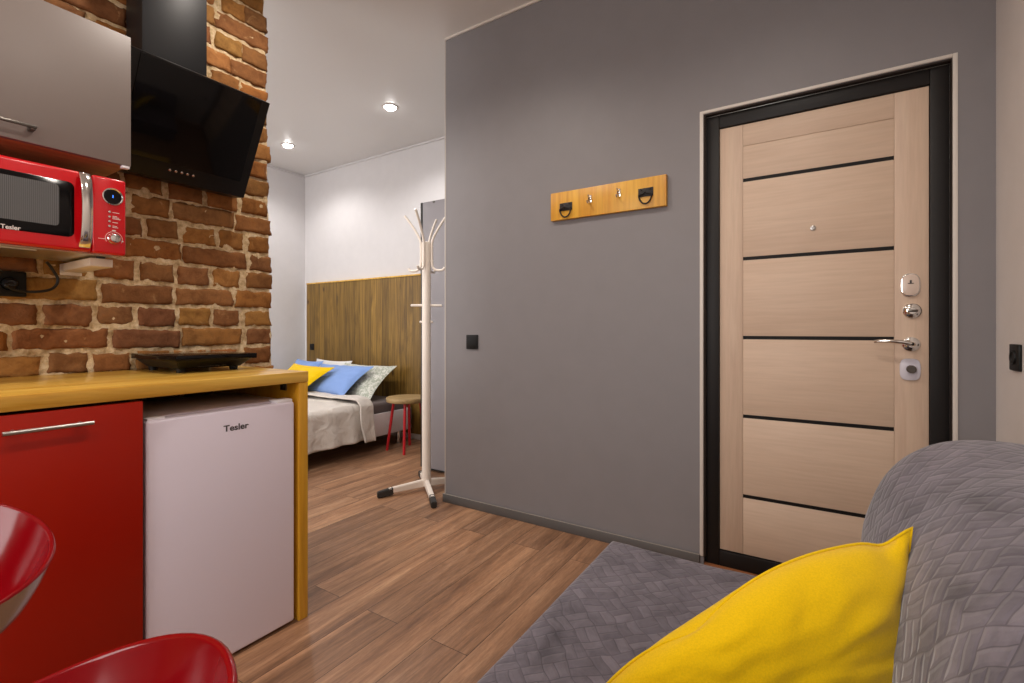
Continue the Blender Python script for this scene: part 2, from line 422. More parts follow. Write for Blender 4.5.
# brick wall: mortar bed + individual bricks in English bond, one mesh
def brick_wall():
    Y0, Y1 = -2.5, 1.366
    def edge(z): return Y1 + .012 - (z - .95) * .02 + .008 * noise.noise(Vector((0, 3.1, z * 7)))
    verts, faces, cols, mats = [], [], [], []
    def addgrid(fn, nu, nv, col, mi):
        b = len(verts)
        for i in range(nu):
            for j in range(nv):
                verts.append(fn(i / (nu - 1), j / (nv - 1))); cols.append(col)
        for i in range(nu - 1):
            for j in range(nv - 1):
                a = b + i * nv + j
                faces.append((a, a + nv, a + nv + 1, a + 1)); mats.append(mi)
    # mortar face
    NU, NV = 420, 320
    def mf(u, v):
        z = v * H; y = Y0 + (edge(z) - .006 - Y0) * u
        x = BX - .005 + .008 * noise.fractal(Vector((5, y * 22, z * 22)), 1, 2, 4)
        return (x, y, z)
    addgrid(mf, NU, NV, (1, 1, 1, 1), 1)
    # end face and back
    addgrid(lambda u, v: (BX - .011 - u * .2, edge(v * H) - .006 - .006 * noise.noise(Vector((u * 3, v * 30, 2))), v * H), 8, 120, (1, 1, 1, 1), 1)
    addgrid(lambda u, v: (BX - .211, Y0 + u * (edge(v * H) - .006 - Y0), v * H), 2, 2, (1, 1, 1, 1), 2)
    tones = [(138, 90, 50), (142, 92, 50), (150, 98, 52), (132, 86, 50), (158, 106, 56), (140, 94, 56), (146, 90, 46), (130, 84, 52), (162, 112, 60)]
    P = .0906
    for k in range(-14, 23):
        zc = 1.156 + P * k
        if zc < .03 or zc > H - .03: continue
        header = k % 2 == 0
        y = Y1 + (random.uniform(-.01, .01)); first = True
        while y > Y0:
            L = (.127 if header else .263) * random.uniform(.88, 1.1)
            if not header and random.random() < .16: L = random.uniform(.1, .15)
            if header and random.random() < .08: L = .23
            if first and not header and k % 4 == 1: L = .17
            y0 = max(y - L, Y0); hh = .0765 * random.uniform(.92, 1.04); dz = random.uniform(-.004, .004)
            c = lin(*random.choice(tones)); c = tuple(min(1, a * f_ * random.uniform(.94, 1.08)) for a, f_ in zip(c[:3], (1.0, 1.07, 1.12))) + (1,)
            px = random.uniform(-.0005, .006); sd = random.uniform(0, 99); tilt = random.uniform(-.02, .02)
            def bf(u, v, y0=y0, y=y, hh=hh, dz=dz, px=px, sd=sd, zc=zc, tilt=tilt, first=first, L=L):
                # u across, v up; outermost rings bend back into the joint
                cu = min(max((u - .06) / .88, 0), 1); cv = min(max((v - .12) / .76, 0), 1)
                yy = y0 + (y - y0) * cu; zz = zc + dz + (cv - .5) * hh + tilt * (cu - .5) * L
                q = Vector((sd, yy * 20, zz * 20))
                yy += .007 * noise.fractal(q * 1.5, .8, 2, 3); zz += .0065 * noise.fractal(q * 1.5 + Vector((9, 0, 0)), .8, 2, 3)
                e = (u <= .0 or u >= 1) or (v <= 0 or v >= 1)
                corner = min(cu, 1 - cu) * (y - y0) < .006 or min(cv, 1 - cv) * hh < .006
                x = BX + px + .005 * noise.fractal(q, .9, 2, 4) - (.004 if corner else 0)
                if e:
                    x = BX - .022
                    if first and u >= 1: x = BX - .11
                if first: yy = yy + (edge(zz) - Y1)
                return (x, yy, zz)
            addgrid(bf, 20 if L > .16 else 12, 10, c, 0)
            y = y0 - random.uniform(.009, .018); first = False
    me = bpy.data.meshes.new('wall_left'); me.from_pydata(verts, [], faces)
    ca = me.color_attributes.new('tint', 'FLOAT_COLOR', 'POINT')
    ca.data.foreach_set('color', [x for c in cols for x in c])
    me.materials.append(M['brick']); me.materials.append(M['mortar']); me.materials.append(M['white_wall'])
    me.polygons.foreach_set('material_index', mats)
    me.polygons.foreach_set('use_smooth', [True] * len(faces))
    ob = bpy.data.objects.new('wall_left', me); COL.objects.link(ob); struct(ob)
brick_wall()

# skirting, trims
bb = MB(); bb.box(-2.012, -.452, GY - .016, GY, 0, .052, .002); struct(bb.build('baseboard_front', 'skirting'))
struct(MB().box(-2.010, -.452, GY - .0165, GY - .008, .0515, .0535, .0008).build('trim_4', 'skirting_line'))
M['corner_bead'] = mk('corner_bead', lin(186, 178, 172), .5)
struct(MB().box(-2.006, -1.997, GY - .003, GY + .12, .054, H - .001, .002).build('trim_1', 'corner_bead'))
struct(MB().box(-2.0, RX, GY - .012, GY, H - .014, H, .002).build('trim_2', 'white_trim'))
dt = MB()
dt.box(-.4525, -.4365, GY - .005, GY + .004, .045, 2.1205, .002); dt.box(.432, .4465, GY - .005, GY + .004, .045, 2.1205, .002)
dt.box(-.4365, .432, GY - .005, GY + .004, 2.107, 2.1205, .002); struct(dt.build('trim_3', 'white_trim'))
cv = MB(); cv.box(LX, -1.02, FY - .02, FY, H - .02, H, .004); cv.box(LX, LX + .02, -.98, FY - .02, H - .02, H, .004)
struct(cv.build('trim_5', 'white_wall'))
struct(MB().box(LX, -2.6, FY - .014, FY, 0, .06, .003).box(LX, LX + .014, -.98, FY - .014, 0, .06, .003).build('baseboard_far', 'white_trim'))

# entrance door
door = bpy.data.objects.new('door_1', None); COL.objects.link(door); door.location = (0, GY + .06, 0); struct(door)
door['label'] = 'pale oak entrance door with black stripes and black metal frame'; door['category'] = 'door'
rv = MB(); rv.box(-.436, -.428, GY, GY + .03, .04, 2.105); rv.box(.428, .436, GY, GY + .03, .04, 2.105); rv.box(-.428, .428, GY, GY + .03, 2.0985, 2.105)
rv.build('reveal', 'dark_reveal', door)
fm = MB(); YF = GY + .022
for x0, x1 in ((-.43, -.372), (.372, .43)): fm.box(x0, x1, YF, GY + .1, .009, 2.098, .003)
fm.box(-.372, .372, YF + .0005, GY + .1, 2.036, 2.098, .003); fm.box(-.372, .372, YF + .0005, GY + .1, .009, .079, .003)
fm.build('door_frame', 'black_brown', door)
ln = MB()
for x0, x1 in ((-.430, -.4278), (.4278, .430)): ln.box(x0, x1, YF - .002, YF + .002, .04, 2.096, .0005)
ln.box(-.43, .43, YF - .002, YF + .002, 2.0945, 2.0965, .0005); ln.build('frame_edge_strip', 'steel', door)
MB().box(-.436, .436, GY - .002, GY + .11, .0, .0085, .001).build('threshold', 'sill_wood', door)
LS = 1.0135; LY = GY * LS      # leaf face plane
def lx(x): return x * LS
def lz(z): return 1.1 + (z - 1.1) * LS
leaf = MB().box(-.371, .371, LY + .004, LY + .06, .082, 2.034, .002).build('door_leaf', 'leaf_h', door)
st = MB()
for x0, x1 in ((-.3705, lx(-.270)), (lx(.263), .3705)): st.box(x0, x1, LY, LY + .006, .083, 2.033, .0012)
st.build('stile', 'leaf_v', leaf)
zs = [.083, lz(.349), lz(.364), lz(.7065), lz(.7215), lz(1.0585), lz(1.0735), lz(1.4115), lz(1.4265), lz(1.7625), lz(1.7775), lz(1.9222), lz(1.924), 2.033]
pn = MB()
for a, b in ((0, 1), (2, 3), (4, 5), (6, 7), (8, 9), (10, 11), (12, 13)):
    pn.box(lx(-.2692), lx(.2622), LY + .0006, LY + .006, zs[a], zs[b], .0012)
pn.build('panel', 'leaf_h', leaf)
for a in (1, 3, 5, 7, 9):
    MB().box(lx(-.269), lx(.262), LY + .001, LY + .006, zs[a], zs[a + 1]).build('stripe', 'stripe', leaf)
def oval_pts(w, h, n=40, p=2.6):
    return [(w / 2 * math.copysign(abs(math.cos(a)) ** (2 / p), math.cos(a)), h / 2 * math.copysign(abs(math.sin(a)) ** (2 / p), math.sin(a))) for a in (2 * PI * i / n for i in range(n))]
def plate(cx, cz, w, h, th, p=2.6, bev=.002):
    return MB().prism([(cx + a, cz + b) for a, b in oval_pts(w, h, 40, p)], 'Y', LY - th, LY + .003, bev)
cxk = lx(.311)
e1 = plate(cxk, lz(1.272), .060, .090, .007, 2.8).build('keyhole_plate', 'chrome', door)
plate(cxk, lz(1.272), .052, .081, .012, 2.8).build('keyhole_cover', mk('beige_cover', lin(206, 186, 172), .3), e1)
MB().box(cxk - .009, cxk + .009, LY - .0128, LY - .011, lz(1.276), lz(1.279)).box(cxk - .003, cxk + .003, LY - .0128, LY - .011, lz(1.279), lz(1.29)).build('emblem', 'print_faint', e1)
e2 = MB().lathe([(0, .016), (.012, .016), (.014, .012), (.024, .010), (.0285, .006), (.0295, -.003)], 32, Yneg_mat((lx(.316), LY, lz(1.173)))).build('lock_cylinder', 'chrome', door)
MB().box(lx(.316) - .016, lx(.316) + .016, LY - .024, LY - .014, lz(1.173) - .005, lz(1.173) + .005, .003).build('thumb_turn', 'gunmetal', e2)
hd = MB().lathe([(0, .02), (.012, .02), (.014, .01), (.022, .009), (.0275, .006), (.0285, -.003)], 32, Yneg_mat((lx(.313), LY, lz(1.046)))).build('handle_rose', 'chrome', door)
hx, hz = lx(.313), lz(1.046)
MB().tube([(hx, LY - .01, hz), (hx, LY - .045, hz), (hx - .008, LY - .056, hz + .003), (hx - .03, LY - .058, hz + .008), (hx - .07, LY - .056, hz + .012), (hx - .1, LY - .052, hz + .012), (hx - .118, LY - .046, hz + .009)],
          [.009, .0085, .0085, .008, .007, .0065, .006], 14).build('lever', 'chrome', hd)
e3 = plate(lx(.31), lz(.949), .063, .084, .008, 3.4).build('lock_plate', mk('grey_white_plastic', lin(198, 194, 204), .35), door)
MB().lathe([(0, .03), (.013, .03), (.0155, .027), (.0155, .008)], 10, Yneg_mat((lx(.312), LY, lz(.951)))).build('lock_knob', 'gunmetal', e3)
pe = MB().lathe([(0, .004), (.005, .004), (.0055, .006), (.010, .005), (.011, -.002)], 24, Yneg_mat((lx(-.004), LY, lz(1.527)))).build('peephole', 'steel', door)

# sockets and switches
def plate_thing(name, label, cat, axis, c, w, h, kind, group=None):
    """black wall plate. axis 'Y-' faces -Y, 'X-' faces -X"""
    r = thing(name, label, cat, c, group)
    x, y, z = c; mb = MB(); ins = MB()
    if axis == 'Y-':
        mb.box(x - w / 2, x + w / 2, y - .009, y, z - h / 2, z + h / 2, .003)
        if kind == 'switch': ins.box(x - w * .39, x + w * .39, y - .0125, y - .008, z - h * .39, z + h * .39, .002)
        else: ins.lathe([(0, -.002), (.017, -.002), (.019, .002), (.022, .003), (.023, -.002)], 24, Yneg_mat((x, y - .009, z)))
    else:
        mb.box(x - .009, x, y - w / 2, y + w / 2, z - h / 2, z + h / 2, .003)
        ins.lathe([(0, .001), (.017, .001), (.019, .004), (.023, .005), (.024, -.002)], 24, Matrix.Translation((x - .009, y, z)) @ Matrix.Rotation(-PI / 2, 4, 'Y'))
    mb.build('cover_plate', 'socket', r); ins.build('rocker' if kind == 'switch' else 'socket_insert', 'socket', r)
    return r
plate_thing('light_switch', 'square black light switch on the grey wall', 'switch', 'Y-', (-1.783, GY, 1.026), .088, .088, 'switch')
plate_thing('wall_socket', 'black socket on the pale right hand wall beside the door', 'socket', 'X-', (RX, 2.148, 1.012), .085, .085, 'socket')

# wooden coat board with four hooks
bx0, bx1 = -1.227, -.601
cb_ = thing('hook_rail', 'pine hook rail with two black ring hooks and two chrome hooks on grey wall', 'coat hooks', (-.92, GY, 1.70))
MB().box(bx0, bx1, GY - .024, GY, 1.700, 1.851, .002).build('board', 'board', cb_)
BYF = GY - .024
for x, z in ((-1.134, 1.762), (-.70, 1.773)):
    h = MB().box(x - .037, x + .037, BYF - .004, BYF + .001, z - .016, z + .026, .0015)
    h.lathe([(0, .006), (.003, .005), (.0045, 0)], 10, Yneg_mat((x - .023, BYF - .003, z + .018))); h.lathe([(0, .006), (.003, .005), (.0045, 0)], 10, Yneg_mat((x + .023, BYF - .003, z + .018)))
    hk = h.build('hook_plate', 'iron', cb_)
    rg = MB(); rg.tube([(x + .032 * math.cos(a), BYF - .012 - .004 * math.sin(a), z - .008 + .044 * math.sin(a)) for a in (PI + PI * i / 16 for i in range(17))], .0038, 8)
    rg.tube([(x - .033, BYF - .012, z - .008), (x - .01, BYF - .014, z - .004), (x, BYF - .014, z + .004), (x + .01, BYF - .014, z - .004), (x + .033, BYF - .012, z - .008)], .0042, 8)
    rg.build('ring', 'iron', hk)
for x, z in ((-.995, 1.782), (-.838, 1.79)):
    h = MB(); h.box(x - .009, x + .009, BYF - .003, BYF + .001, z - .014, z + .026, .001)
    h.tube([(x, BYF, z + .014), (x, BYF - .018, z + .016), (x, BYF - .024, z + .022)], .0045, 10)
    h.tube([(x, BYF, z - .004), (x, BYF - .014, z - .020), (x, BYF - .03, z - .02), (x, BYF - .036, z - .008)], .005, 10)
    h.build('hook', 'chrome', cb_)

# ------------------------------------------------------------------ kitchen
CT, CB = .942, .902; CX = -1.64
ctp = thing('countertop', 'yellow lacquered pine worktop running along the brick wall, on upright side panel', 'worktop', (-1.96, .2, 0))
MB().box(BX + .012, CX, -1.2, 1.13, CB, CT, .003).build('top', 'counter', ctp)
MB().box(BX + .014, CX - .002, 1.091, 1.129, .0, CB, .003).build('side_panel', 'counter_leg', ctp)
bk = MB(); bk.box(-1.76, -1.72, 1.06, 1.091, CB - .004, CB, .0005); bk.box(-1.76, -1.72, 1.087, 1.091, CB - .035, CB, .0005)
bk.lathe([(0, .003), (.005, .002), (.006, 0)], 12, Yneg_mat((-1.74, 1.087, CB - .02))); bk.build('corner_bracket', 'gunmetal', ctp)

cab = thing('base_cabinet', 'red fronted base cabinet under the worktop left of the white fridge', 'cabinet', (-1.89, .1, 0))
MB().box(BX + .02, CX - .022, -.41, .598, .1, .893, .002).build('body', 'dark_gap', cab)
MB().box(BX + .06, CX - .06, -.40, .59, 0, .1).build('plinth', 'black_plastic', cab)
for y0, y1 in ((-.405, .190), (.194, .595)):
    dr = MB().box(CX - .02, CX, y0, y1, .105, .894, .002).build('door', 'red_door', cab)
    yc = (y0 + y1) / 2 - .004; hl = .0845; z = .8545; hx = CX + .028
    hb = MB(); hb.tube([(hx, yc - hl, z), (hx, yc + hl, z)], .0055, 12)
    for s in (-1, 1): hb.tube([(CX - .001, yc + s * (hl - .022), z), (hx, yc + s * (hl - .022), z)], .0045, 10)
    hb.build('handle', 'steel', dr)

# fridge
fr = thing('mini_fridge', 'small white fridge under the worktop between red cabinet and pine side panel', 'fridge', (-1.87, .84, 0))
FX = -1.648
MB().box(-2.1, FX - .05, .612, 1.070, .012, .838, .006).build('body', 'white_enamel', fr)
for yy in (.64, 1.04):
    for xx in (-2.06, FX - .08): MB().lathe([(0, 0), (.018, 0), (.018, .008), (.012, .014), (0, .014)], 16, Matrix.Translation((xx, yy, 0))).build('foot', 'black_plastic', fr)
MB().box(FX - .051, FX - .043, .616, 1.066, .02, .826).build('door_gasket', mk('grey_gasket', lin(120, 124, 136), .6), fr)
fd = MB().box(FX - .045, FX, .606, 1.077, .0105, .832, .009, 4).build('door', 'white_enamel', fr)
MB().box(FX - .06, FX - .006, 1.010, 1.072, .8305, .843, .003).build('hinge_cover', 'white_plastic', fr)
MB().box(FX - .06, FX - .012, .612, .66, .8305, .838, .003).build('hinge_cover', 'white_plastic', fr)
lettering('lettering', 'Tesler', .083, .021, (FX + .0006, .821, .7625), (0, 1, 0), (0, 0, 1), 'print_grey', fd, .0020)

# induction hob on the worktop
hob = thing('induction_hob', 'black portable induction hob standing on the pine worktop', 'hob', (-2.09, .94, CT))
hx0, hx1, hy0, hy1 = -2.286, -1.905, .788, 1.080
e = MB(); T0, T1 = CT + .014, CT + .052
o2 = bmesh.new()
lo = [(hx0 + .05, hy0 + .035), (hx1 - .06, hy0 + .035), (hx1 - .06, hy1 - .035), (hx0 + .05, hy1 - .035)]
hi = [(hx0 + .004, hy0 + .004), (hx1 - .004, hy0 + .004), (hx1 - .004, hy1 - .004), (hx0 + .004, hy1 - .004)]
A = [o2.verts.new((x, y, T0)) for x, y in lo]; B = [o2.verts.new((x, y, T1)) for x, y in hi]
o2.faces.new(A[::-1]); o2.faces.new(B)
for i in range(4): o2.faces.new((A[i], A[(i + 1) % 4], B[(i + 1) % 4], B[i]))
bmesh.ops.bevel(o2, geom=o2.edges[:], offset=.004, segments=2, affect='EDGES'); e._in(o2)
e.build('body', 'black_plastic', hob)
MB().box(hx0, hx1, hy0, hy1, T1 - .007, T1 + .014, .004).build('glass_top', 'black_gloss', hob)
for x, y in ((hx0 + .07, hy0 + .05), (hx1 - .085, hy0 + .05), (hx1 - .085, hy1 - .05), (hx0 + .07, hy1 - .05)):
    MB().lathe([(0, 0), (.014, 0), (.017, .016), (0, .016)], 16, Matrix.Translation((x, y, CT))).build('foot', 'black_plastic', hob)
vt = MB()
for i in range(9): vt.box(hx1 - .062, hx1 - .045, .88 + i * .012, .887 + i * .012, CT + .019, CT + .0225, 0)
vt.build('vent', 'dark_gap', hob)

# upper cabinet
UX = -1.952
uc = thing('wall_cabinet', 'grey fronted wall cabinet above the red microwave', 'cabinet', (-2.1, .3, 1.65))
MB().box(BX + .012, UX - .02, -.64, .671, 1.654, 2.086, .001).build('body', 'carcass', uc)
for y0, y1 in ((-.64, .012), (.016, .6735)):
    d_ = MB().box(UX - .019, UX, y0, y1, 1.652, 2.0885, .0015).build('door', 'grey_front', uc)
    yc = (y0 + y1) / 2; hl = .091; z = 1.692; hx = UX + .03
    hb = MB(); hb.box(hx - .004, hx + .004, yc - hl, yc + hl, z - .004, z + .004, .001)
    for q_ in (-1, 1): hb.box(UX - .001, hx, yc + q_ * (hl - .008) - .006, yc + q_ * (hl - .008) + .006, z - .008, z + .004, .001)
    hb.build('handle', 'gunmetal', d_)
MB().box(UX - .022, UX - .001, .650, .671, 1.643, 1.6525, .002).build('corner_cap', 'white_plastic', uc)

# microwave on two wall brackets
mw = thing('microwave', 'red retro microwave on white wall brackets under the grey cabinet', 'microwave', (-2.09, .41, 1.34))
MX = -1.92; my0, my1, mz0, mz1 = .17, .650, 1.3445, 1.592
MB().box(BX + .025, MX - .035, my0 + .004, my1 - .004, mz0 + .006, mz1 - .004, .008).build('housing', 'red_micro', mw)
MB().box(BX + .04, MX - .05, my0 + .02, my1 - .02, mz0 - .001, mz0 + .007, .001).box(BX + .06, MX - .10, .19, .28, mz0 - .006, mz0).box(BX + .06, MX - .07, .32, .45, mz0 - .005, mz0).build('base_plate', 'zinc', mw)
for yy in (.20, .61):
    for xx in (BX + .08, MX - .09): MB().lathe([(0, -.0075), (.011, -.0075), (.013, .003), (0, .003)], 14, Matrix.Translation((xx, yy, mz0))).build('foot', 'black_plastic', mw)
md = MB().box(MX - .04, MX, my0, .561, mz0, mz1, .011, 4).build('door', 'red_micro', mw)
def rrect(cy, cz, w, h, r, n=6):
    out = []
    for sy, sz, a0 in ((1, 1, 0), (-1, 1, 90), (-1, -1, 180), (1, -1, 270)):
        for k in range(n + 1):
            a = math.radians(a0 + 90 * k / n); out.append((cy + sy * (w / 2 - r) + r * math.cos(a), cz + sz * (h / 2 - r) + r * math.sin(a)))
    return out
MB().prism(rrect(.356, 1.468, .325, .168, .017), 'X', MX - .002, MX + .0015, .0008).build('window_frame', 'black_gloss', md)
mwin = mk('microwave_mesh', lin(80, 80, 82), .25); t = NT(mwin); wv = t.n('ShaderNodeTexWave', wave_type='BANDS', bands_direction='Y')
wv.inputs['Scale'].default_value = 75; wv.inputs['Distortion'].default_value = .3; t.l(t.coords(), wv.inputs['Vector'])
t.base(t.ramp(wv.outputs['Fac'], [(.2, lin(74, 75, 77)), (.8, lin(102, 102, 103))]))
MB().prism(rrect(.350, 1.475, .266, .124, .010), 'X', MX + .001, MX + .002).build('mesh_screen', mwin, md)
lettering('lettering', 'Tesler', .0405, .0125, (MX + .0018, .3605, 1.3845), (0, 1, 0), (0, 0, 1), 'print_white', md, .0015)
panel = MB().box(MX - .04, MX - .001, .562, my1, mz0, mz1, .008, 3).build('control_panel', 'red_micro', mw)
hz0, hz1 = 1.357, 1.586; hn = MB(); N = 14
pts = []
for i in range(N + 1):
    q_ = i / N; pts.append((MX + .004 + .028 * (math.sin(PI * q_) ** .5), hz0 + (hz1 - hz0) * q_))
def hfn(i, j):
    x, z = pts[i]; w_ = .0140 - .001 * math.sin(PI * i / N)
    q = [(-w_, -.004), (-w_, .002), (-w_ + .003, .004), (w_ - .003, .004), (w_, .002), (w_, -.004), (-w_, -.004)][j]
    return (x + q[1], .541 + q[0], z)
hn.grid(hfn, N + 1, 7); hn.box(MX - .001, MX + .008, .527, .555, hz0 - .002, hz0 + .012, .002); hn.box(MX - .001, MX + .008, .527, .555, hz1 - .012, hz1 + .002, .002)
hn.build('handle', 'chrome', md, weld=True)
dz, dy = 1.5315, .6135; PX = MX - .001
MB().lathe([(.0232, .0005), (.0232, .003), (.025, .005), (.0275, .004), (.0283, -.001)], 40, X_axis_mat((PX, dy, dz))).build('display_ring', 'chrome', panel)
MB().lathe([(0, .0028), (.0238, .0025), (.0241, -.001)], 40, X_axis_mat((PX, dy, dz))).build('display', 'black_gloss', panel)
MB().box(PX + .0025, PX + .0034, dy - .001, dy + .0010, dz - .0035, dz + .0005).box(PX + .0025, PX + .0034, dy - .001, dy + .0010, dz + .0012, dz + .005).build('display_digit', 'dialblue', panel)
for i in range(4):
    MB().lathe([(0, .0050), (.0032, .0045), (.0043, .002), (.0048, -.001)], 18, X_axis_mat((PX, .6045, 1.481 - i * .0153))).build('button', 'chrome', panel)
pr = MB(); kz, ky = 1.396, .617
for z, w_ in ((1.480, .018), (1.468, .012), (1.464, .017), (1.460, .021), (1.448, .014), (1.436, .012), (1.432, .015)): pr.box(PX, PX + .0006, .613, .613 + w_, z, z + .0018)
for i in range(24):
    a0 = math.radians(-30 + i * 10); a1 = a0 + math.radians(10.2)
    pr.prism([(ky + r * math.cos(a), kz + r * math.sin(a)) for r, a in ((.022, a0), (.023, a0), (.023, a1), (.022, a1))], 'X', PX, PX + .0006)
pr.box(PX, PX + .0006, .576, .594, kz - .0045, kz - .0033); pr.box(PX, PX + .0006, .637, .642, kz - .007, kz - .003); pr.box(PX, PX + .0006, .612, .622, kz + .025, kz + .028)
pr.build('printed_marks', 'print_white', panel)
kb = MB().lathe([(0, .017), (.010, .017), (.0135, .0155), (.0145, .012), (.0165, .004), (.018, .0025), (.0185, -.001)], 28, X_axis_mat((PX, ky, kz))).build('knob', 'chrome', panel)
MB().box(PX + .0165, PX + .019, ky - .0012, ky + .0012, kz - .009, kz + .012, .0006).build('knob_pointer', 'steel', kb)

for y, lab in ((.608, 'white metal bracket under the right end of the red microwave'), (.21, 'white metal bracket under the left end of the red microwave')):
    b = thing('wall_mounted_bracket', lab, 'bracket', (BX, y, 1.27), 'brackets holding the microwave')
    MB().box(BX + .004, -1.995, y - .03, y + .03, 1.310, 1.3365, .002).build('arm', 'coat_white', b)
    MB().box(BX + .004, BX + .013, y - .03, y + .03, 1.298, 1.311, .002).build('wall_plate', 'coat_white', b)

# hood
hood = thing('cooker_hood', 'black slanted glass cooker hood with square chimney on the brick wall', 'cooker hood', (-2.15, .9, 1.7))
ptop, pbot = Vector((-1.984, 2.077)), Vector((-2.193, 1.7005))
dn = (pbot - ptop).normalized(); nn = Vector((-dn.y, dn.x))       # nn points out of the face, towards +X
if nn.x < 0: nn = -nn
back = ptop - nn * .05
prof = [tuple(ptop), tuple(pbot), (-2.28, 1.714), (-2.28, 1.96), (-2.145, 2.048), tuple(back)]
MB().prism(prof, 'Y', .633, 1.181, .002).build('body', 'hood_black', hood)
a_ = ptop + dn * .006 + nn * .001; b_ = pbot - dn * .07 + nn * .001
q = [tuple(a_ - nn * .004), tuple(b_ - nn * .004), tuple(b_ + nn * .006), tuple(a_ + nn * .006)]
gp = MB().prism(q, 'Y', .713, 1.143, .001).build('glass_panel', 'black_gloss', hood)
ux = Vector((0, 1, 0)); uz3 = Vector((-dn.x, 0, -dn.y)); n3 = Vector((nn.x, 0, nn.y))
for i in range(5):
    f_ = i / 4; y = .878 + (.963 - .878) * f_; p2 = Vector((-2.1754, 0, 1.7402)) + n3 * .001
    mt = Matrix.Translation((p2.x, y, p2.z)) @ n3.to_track_quat('Z', 'Y').to_matrix().to_4x4()
    MB().lathe([(0, .005), (.0035, .005), (.0052, .0035), (.0055, -.002)], 18, mt).build('push_button', 'chrome', hood)
ld = MB()
for k in range(6):
    yy = .907 + k * .007; pp = Vector((-2.0075, 0, 2.0373)) + n3 * .0065
    c8 = [pp + ux * yy, pp + ux * (yy + .005), pp + ux * (yy + .005) + uz3 * .005, pp + ux * yy + uz3 * .005]
    o3 = bmesh.new(); vs = [o3.verts.new(v) for v in c8] + [o3.verts.new(v + n3 * .0006) for v in c8]
    for idx in ((0, 1, 2, 3), (7, 6, 5, 4), (0, 4, 5, 1), (1, 5, 6, 2), (2, 6, 7, 3), (3, 7, 4, 0)): o3.faces.new([vs[i] for i in idx])
    ld._in(o3)
ld.build('maker_mark', 'print_faint', hood)
MB().box(BX + .016, -2.134, .7705, .9973, 1.99, H - .001, .002).build('chimney', 'chimney', hood)

# socket and cable on the brick wall
ws_ = thing('wall_socket', 'black double socket on the brick wall below the microwave', 'socket', (BX + .01, .41, 1.255))
MB().box(BX + .008, BX + .022, .327, .490, 1.2126, 1.298, .004).build('cover_plate', 'socket', ws_)
for y in (.370, .448): MB().lathe([(0, .0), (.017, .0), (.019, .003), (.023, .005), (.024, -.003)], 24, X_axis_mat((BX + .021, y, 1.255))).build('socket_insert', 'socket', ws_)
pc = thing('power_cord', 'black looped microwave cord plugged into the brick wall socket', 'cord', (BX + .05, .46, 1.25))
MB().lathe([(0, .036), (.010, .036), (.016, .026), (.019, .008), (.019, .002)], 20, X_axis_mat((BX + .021, .448, 1.255))).build('plug', 'black_plastic', pc)
def spline(p, n=8):
    p = [Vector(a) for a in p]; q = [p[0]] + p + [p[-1]]; out = []
    for i in range(1, len(q) - 2):
        for k in range(n):
            t_ = k / n; a, b, c, d = q[i - 1], q[i], q[i + 1], q[i + 2]
            out.append(.5 * ((2 * b) + (c - a) * t_ + (2 * a - 5 * b + 4 * c - d) * t_ ** 2 + (3 * b - a - 3 * c + d) * t_ ** 3))
    return out + [p[-1]]
MB().tube(spline([(BX + .057, .448, 1.255), (BX + .07, .43, 1.246), (BX + .06, .46, 1.231), (BX + .045, .51, 1.231), (BX + .04, .55, 1.245), (BX + .04, .565, 1.277), (BX + .045, .548, 1.314), (BX + .05, .533, 1.336)]), .0045, 10).build('cable', 'black_plastic', pc)

